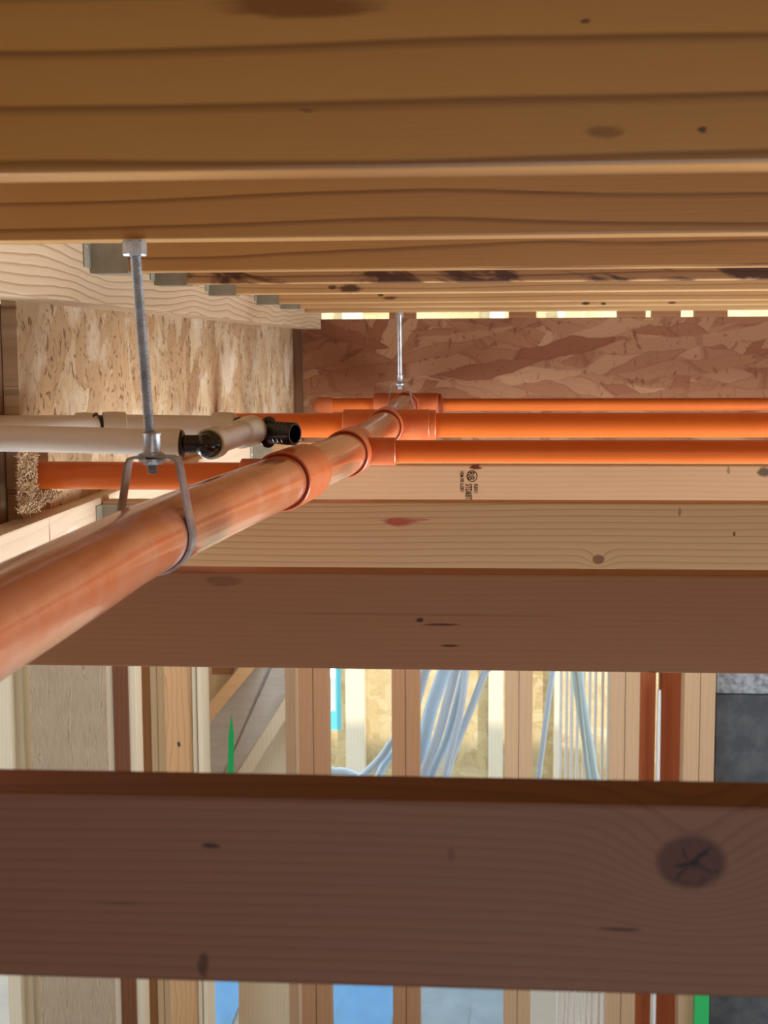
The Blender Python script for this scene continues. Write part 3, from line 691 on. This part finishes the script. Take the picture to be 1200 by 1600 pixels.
vb(1069, 1093, S1, light_w, 'pale stud left of its pair beside the dark grey board')
vb(1094, 1117, S1, light_w, 'pale stud touching the dark grey board, nail holes low on its face')
dk = plain('dark_grey_foam', (70, 74, 78), .8, var=.6, varcol=(104, 106, 108), vscale=16, bump=.3, bscale=60)
o = vb(1119, 1330, S1+.04, dk, 'dark grey textured board at the right edge of the photo', z1=W(1150, 1086, Y=S1+.04).z-CZ, name='dark_board', cat='board', grp=None); del_g = o.pop('group', None) if 'group' in o else None
o = vb(1119, 1330, S1+.05, plain('frosted_top', (170, 176, 180), .7, var=.8, varcol=(90, 94, 98), vscale=50), 'strip of pale weathered flashing above the dark grey board', z0=W(1150, 1085, Y=S1+.04).z-CZ, z1=-.4, name='flashing_strip', cat='flashing'); o.pop('group', None) if 'group' in o else None
vb(1086, 1108, S1-.04, plain('green_plastic', (40, 190, 100), .4), 'bright green plastic post at the bottom right, beside the dark grey board', z1=-1.85, name='green_post', cat='post', dep=.03, py=1580, grp='x').pop('group')

# diagonal braces and grey stair board
def slab(name, quad, Y, dep, mat, label, cat, parent=None):
    bm = bmesh.new(); pts = [W(px, py, Y=Y) for px, py in quad]; c0 = sum(pts, Vector())/len(pts)
    f = [bm.verts.new(p-c0) for p in pts]; b = [bm.verts.new(p-c0+Vector((0, dep, 0))) for p in pts]
    bm.faces.new(f); bm.faces.new(b[::-1])
    for i in range(len(f)): j = (i+1) % len(f); bm.faces.new((f[i], f[j], b[j], b[i]))
    o = finish(name, bm, mat, parent, c0)
    if parent: o.location = c0-parent.location; return o
    return tag(o, label, cat)
SB = S1+.30
slab('diagonal_brace', [(314, 1115), (314, 1145), (395, 1048), (455, 970), (425, 970), (370, 1048)], SB-.03, .0495, wood('brace_wood', (234, 190, 142), (200, 150, 104), 'x', freq=40, contrast=.3, seed=70), 'slanting tan brace along the top edge of the grey board', 'brace')
g = slab('grey_board', [(316, 1144), (314, 1290), (345, 1250), (449, 1102), (449, 970), (458, 970), (396, 1048)], SB+.02, .0795, greyw, 'weathered grey diagonal board with a green paint line', 'board')
slab('paint_line', [(361.5, 1115), (357, 1150), (355, 1240), (364.5, 1240), (365.5, 1150)], SB+.019, .0009, plain('green_paint', (20, 235, 140), .6), None, None, g)
slab('diagonal_brace', [(372, 1206), (340, 1250), (368, 1250), (394, 1206), (447, 1122), (447, 1088)], SB-.004, .0235, pale_wd, 'slanting pale brace along the lower edge of the grey board', 'brace')
o = slab('backing_board', [(300, 970), (300, 1330), (373, 1330), (373, 1715), (462, 1715), (462, 970)], SB+.10, .02, pale_wd, 'tan backing board behind the diagonal braces', 'board')
o = slab('cross_block', [(331, 1030), (331, 1054), (362, 1054), (362, 1030)], SB+.06, .0395, brown_w, 'short brown crosspiece above the slanting tan brace', 'block')

# bright strand board wall of the next bay, with window corner
SBk = 6.2
bright = osb('sunlit_strand_board_wood', [(226, 200, 150), (240, 220, 172), (214, 186, 134), (246, 228, 184)], 'xz', fl=.12, fw=.03, dark=(190, 160, 110), seed=22)
bm = bmesh.new(); wx0, wx1 = W(500, 1100, Y=SBk).x, W(533, 1100, Y=SBk).x
zw = W(520, 1141, Y=SBk).z
for (x0, x1, z0, z1) in ((-3.4, wx0, 0, 3.0), (wx1, 4.2, 0, 3.0), (wx0, wx1, 0, zw), (wx0, wx1, zw+1.0, 3.0)): bxm(bm, x0, x1, SBk, SBk+.02, z0, z1)
finish('wall_far', bm, bright)['kind'] = 'structure'
fr = plain('teal_window_film', (110, 205, 220), .3)
bm = bmesh.new(); xw = W(524, 1100, Y=SBk).x; zf = W(520, 1112, Y=SBk).z
bxm(bm, xw, wx1, SBk+.005, SBk+.03, zw, zw+1.0); bxm(bm, wx0, xw, SBk+.005, SBk+.03, zw, zf)
o = finish('window_1', bm, fr); o['kind'] = 'structure'
for (a, b, lb) in ((540, 569, 'pale sunlit stud on the bright strand board, right of the window corner'), (763, 786, 'sunlit stud on the bright strand board, right of the cable bundle'), (866, 876, 'narrow sunlit stud behind the leaning blue cable')):
    vb(a, b, SBk-.10, pale_wd, lb, z1=.4, grp='sunlit studs')

# white tubes in a row
tube_m = plain('white_tube_plastic', (248, 250, 250), .35)
blue_m = plain('blue_white_cable_jacket', (196, 218, 236), .2)
wr = [(876, 5), (885, 5), (893, 6), (902, 5), (912, 4), (921, 5), (930, 5), (941, 5), (952, 8)]
desc = ['leftmost white tube of the upright row left of the paired studs', 'second white tube from the left in the upright row', 'third white tube from the left in the upright row', 'fourth white tube from the left in the upright row',
        'middle white tube of the upright row, partly behind the leaning white cables', 'sixth white tube from the left in the upright row', 'seventh white tube from the left in the upright row', 'white tube next to the thickest one in the upright row', 'thickest and rightmost white tube of the upright row']
for (px, wd), lb in zip(wr, desc):
    Y = S1+.35; x = W(px, 1130, Y=Y).x; r = wd*.5*Y/F
    bm = bmesh.new(); sweep(bm, [(0, 0, 0), (0, 0, 1.0), (0, 0, 2.1)], r, 16)
    tag(finish('conduit_tube', bm, tube_m, None, (x, Y, 0), smooth=True), lb, 'tube', 'upright white tubes')
x = W(1029, 1130, Y=S1+.06).x; bm = bmesh.new(); sweep(bm, [(0, 0, 0), (0, 0, 1.0), (0, 0, W(1029, 1078, Y=S1+.06).z)], [.008, .0085, .006], 16)
tag(finish('conduit_tube', bm, tube_m, None, (x, S1+.06, 0), smooth=True), 'single white conduit between the two red-brown studs', 'tube')
def cable(pxs, Y, wpx, label, mat=blue_m, grp='hanging blue-white cables', dy=0):
    pts = [W(px, py, Y=Y+dy*i/len(pxs)) for i, (px, py) in enumerate(pxs)]; c0 = pts[-1]
    pts = [Vector((pts[0].x, Y, CZ-.401))]+pts
    bm = bmesh.new(); sweep(bm, catmull([p-c0 for p in pts], 6), wpx*.5*Y/F, 14)
    return tag(finish('electrical_cable', bm, mat, None, c0, smooth=True), label, 'cable', grp)
Yc = S1+.45
o = board('cable_beam', -1.6, 1.2, S1+.22, S1+.67, -.40, -.31, light_w); tag(o, 'beam above the hanging cables, out of sight behind the ceiling joists', 'beam')
cable([(676, 1000), (664, 1048), (650, 1100), (640, 1150), (625, 1230), (612, 1330)], Yc, 16, 'hanging cable half hidden behind the stud pair, leftmost of the bundle')
cable([(706, 1000), (694, 1048), (676, 1100), (664, 1148), (645, 1230), (615, 1330)], Yc+.07, 22, 'thick cable second from the left of the hanging bundle')
cable([(722, 1000), (711, 1048), (698, 1100), (684, 1150), (660, 1215), (630, 1330)], Yc-.045, 15, 'middle cable of the hanging bundle, running straight')
cable([(736, 1000), (727, 1048), (713, 1105), (697, 1160), (673, 1215), (640, 1330)], Yc+.025, 15, 'cable right of the middle of the hanging bundle, slightly kinked')
cable([(735, 1000), (728, 1048), (720, 1110), (708, 1160), (694, 1215), (670, 1330)], Yc-.085, 11, 'thin cable crossing over in the lower part of the hanging bundle')
cable([(780, 1000), (757, 1052), (735, 1110), (717, 1155), (700, 1205), (675, 1330)], Yc-.04, 12, 'rightmost cable of the hanging bundle')
cable([(872, 1000), (863, 1052), (855, 1110), (848, 1165), (841, 1220), (830, 1330)], Yc-.05, 9, 'single pale blue cable leaning right of the double stud')
wc = plain('pale_cyan_cable_jacket', (200, 234, 240), .3)
cable([(899, 1000), (902, 1052), (910, 1110), (919, 1165), (928, 1220), (950, 1330)], S1+.27, 18, 'thick pale cyan cable leaning across the white tubes', wc)
cable([(895, 1000), (902, 1060), (907, 1110), (913, 1165), (920, 1220), (935, 1330)], S1+.235, 7, 'thin pale cyan cable beside the thick one across the white tubes', wc)
cable([(643, 1000), (647, 1060), (640, 1130), (612, 1160), (600, 1178), (585, 1195), (567, 1212), (540, 1240)], Yc+.115, 13, 'cable curving down to the left from behind the stud pair, upper one', blue_m)
cable([(632, 1000), (646, 1090), (640, 1150), (620, 1170), (606, 1188), (598, 1200), (588, 1222), (570, 1260)], Yc+.15, 13, 'cable curving down to the left from behind the stud pair, lower one', blue_m)
cable([(480, 1000), (480, 1100), (490, 1185), (518, 1204), (535, 1205), (553, 1211), (575, 1222), (600, 1250)], Yc+.19, 13, 'blue cable lying over at the bottom of the window bay, right of the brown pair', blue_m)
# patches on the ground beyond, blue skylight put into their colour
blue_t = plain('blue_skylit_ground', (140, 200, 244), .4, var=.3, varcol=(110, 176, 232), vscale=6, bump=.6, bscale=8)
def skylit_patch(px0, px1, label, mat):
    a, b = W(px0, 1545, Z=-2.49), W(px1, 1545, Z=-2.49); x0, x1 = a.x-.02, b.x+.02
    bm = bmesh.new(); n = 10; rr = random.Random(px0); g_ = []
    for i in range(n+1):
        for j in range(n+1): g_.append(bm.verts.new(((x1-x0)*(i/n-.5), 1.0*(j/n-.5), .006+rr.uniform(0, .012))))
    for i in range(n):
        for j in range(n): bm.faces.new((g_[i*(n+1)+j], g_[(i+1)*(n+1)+j], g_[(i+1)*(n+1)+j+1], g_[i*(n+1)+j+1]))
    bmesh.ops.solidify(bm, geom=list(bm.faces), thickness=.004)
    return tag(finish('skylit_ground', bm, mat, None, ((x0+x1)/2, 5.35, CZ-2.5), smooth=True), label, 'skylit_ground')
skylit_patch(320, 375, 'narrow bright blue patch of skylit ground, seen low between studs at left', blue_t)
skylit_patch(505, 612, 'wide blue patch of skylit ground at the bottom, left of the paired studs', blue_t)
skylit_patch(655, 788, 'pale grey-blue patch of skylit ground at the bottom centre', plain('pale_skylit_ground', (180, 200, 214), .5, var=.5, varcol=(150, 172, 190), vscale=7, bump=.6, bscale=8))  # bluish skylight on the ground, put into the colour
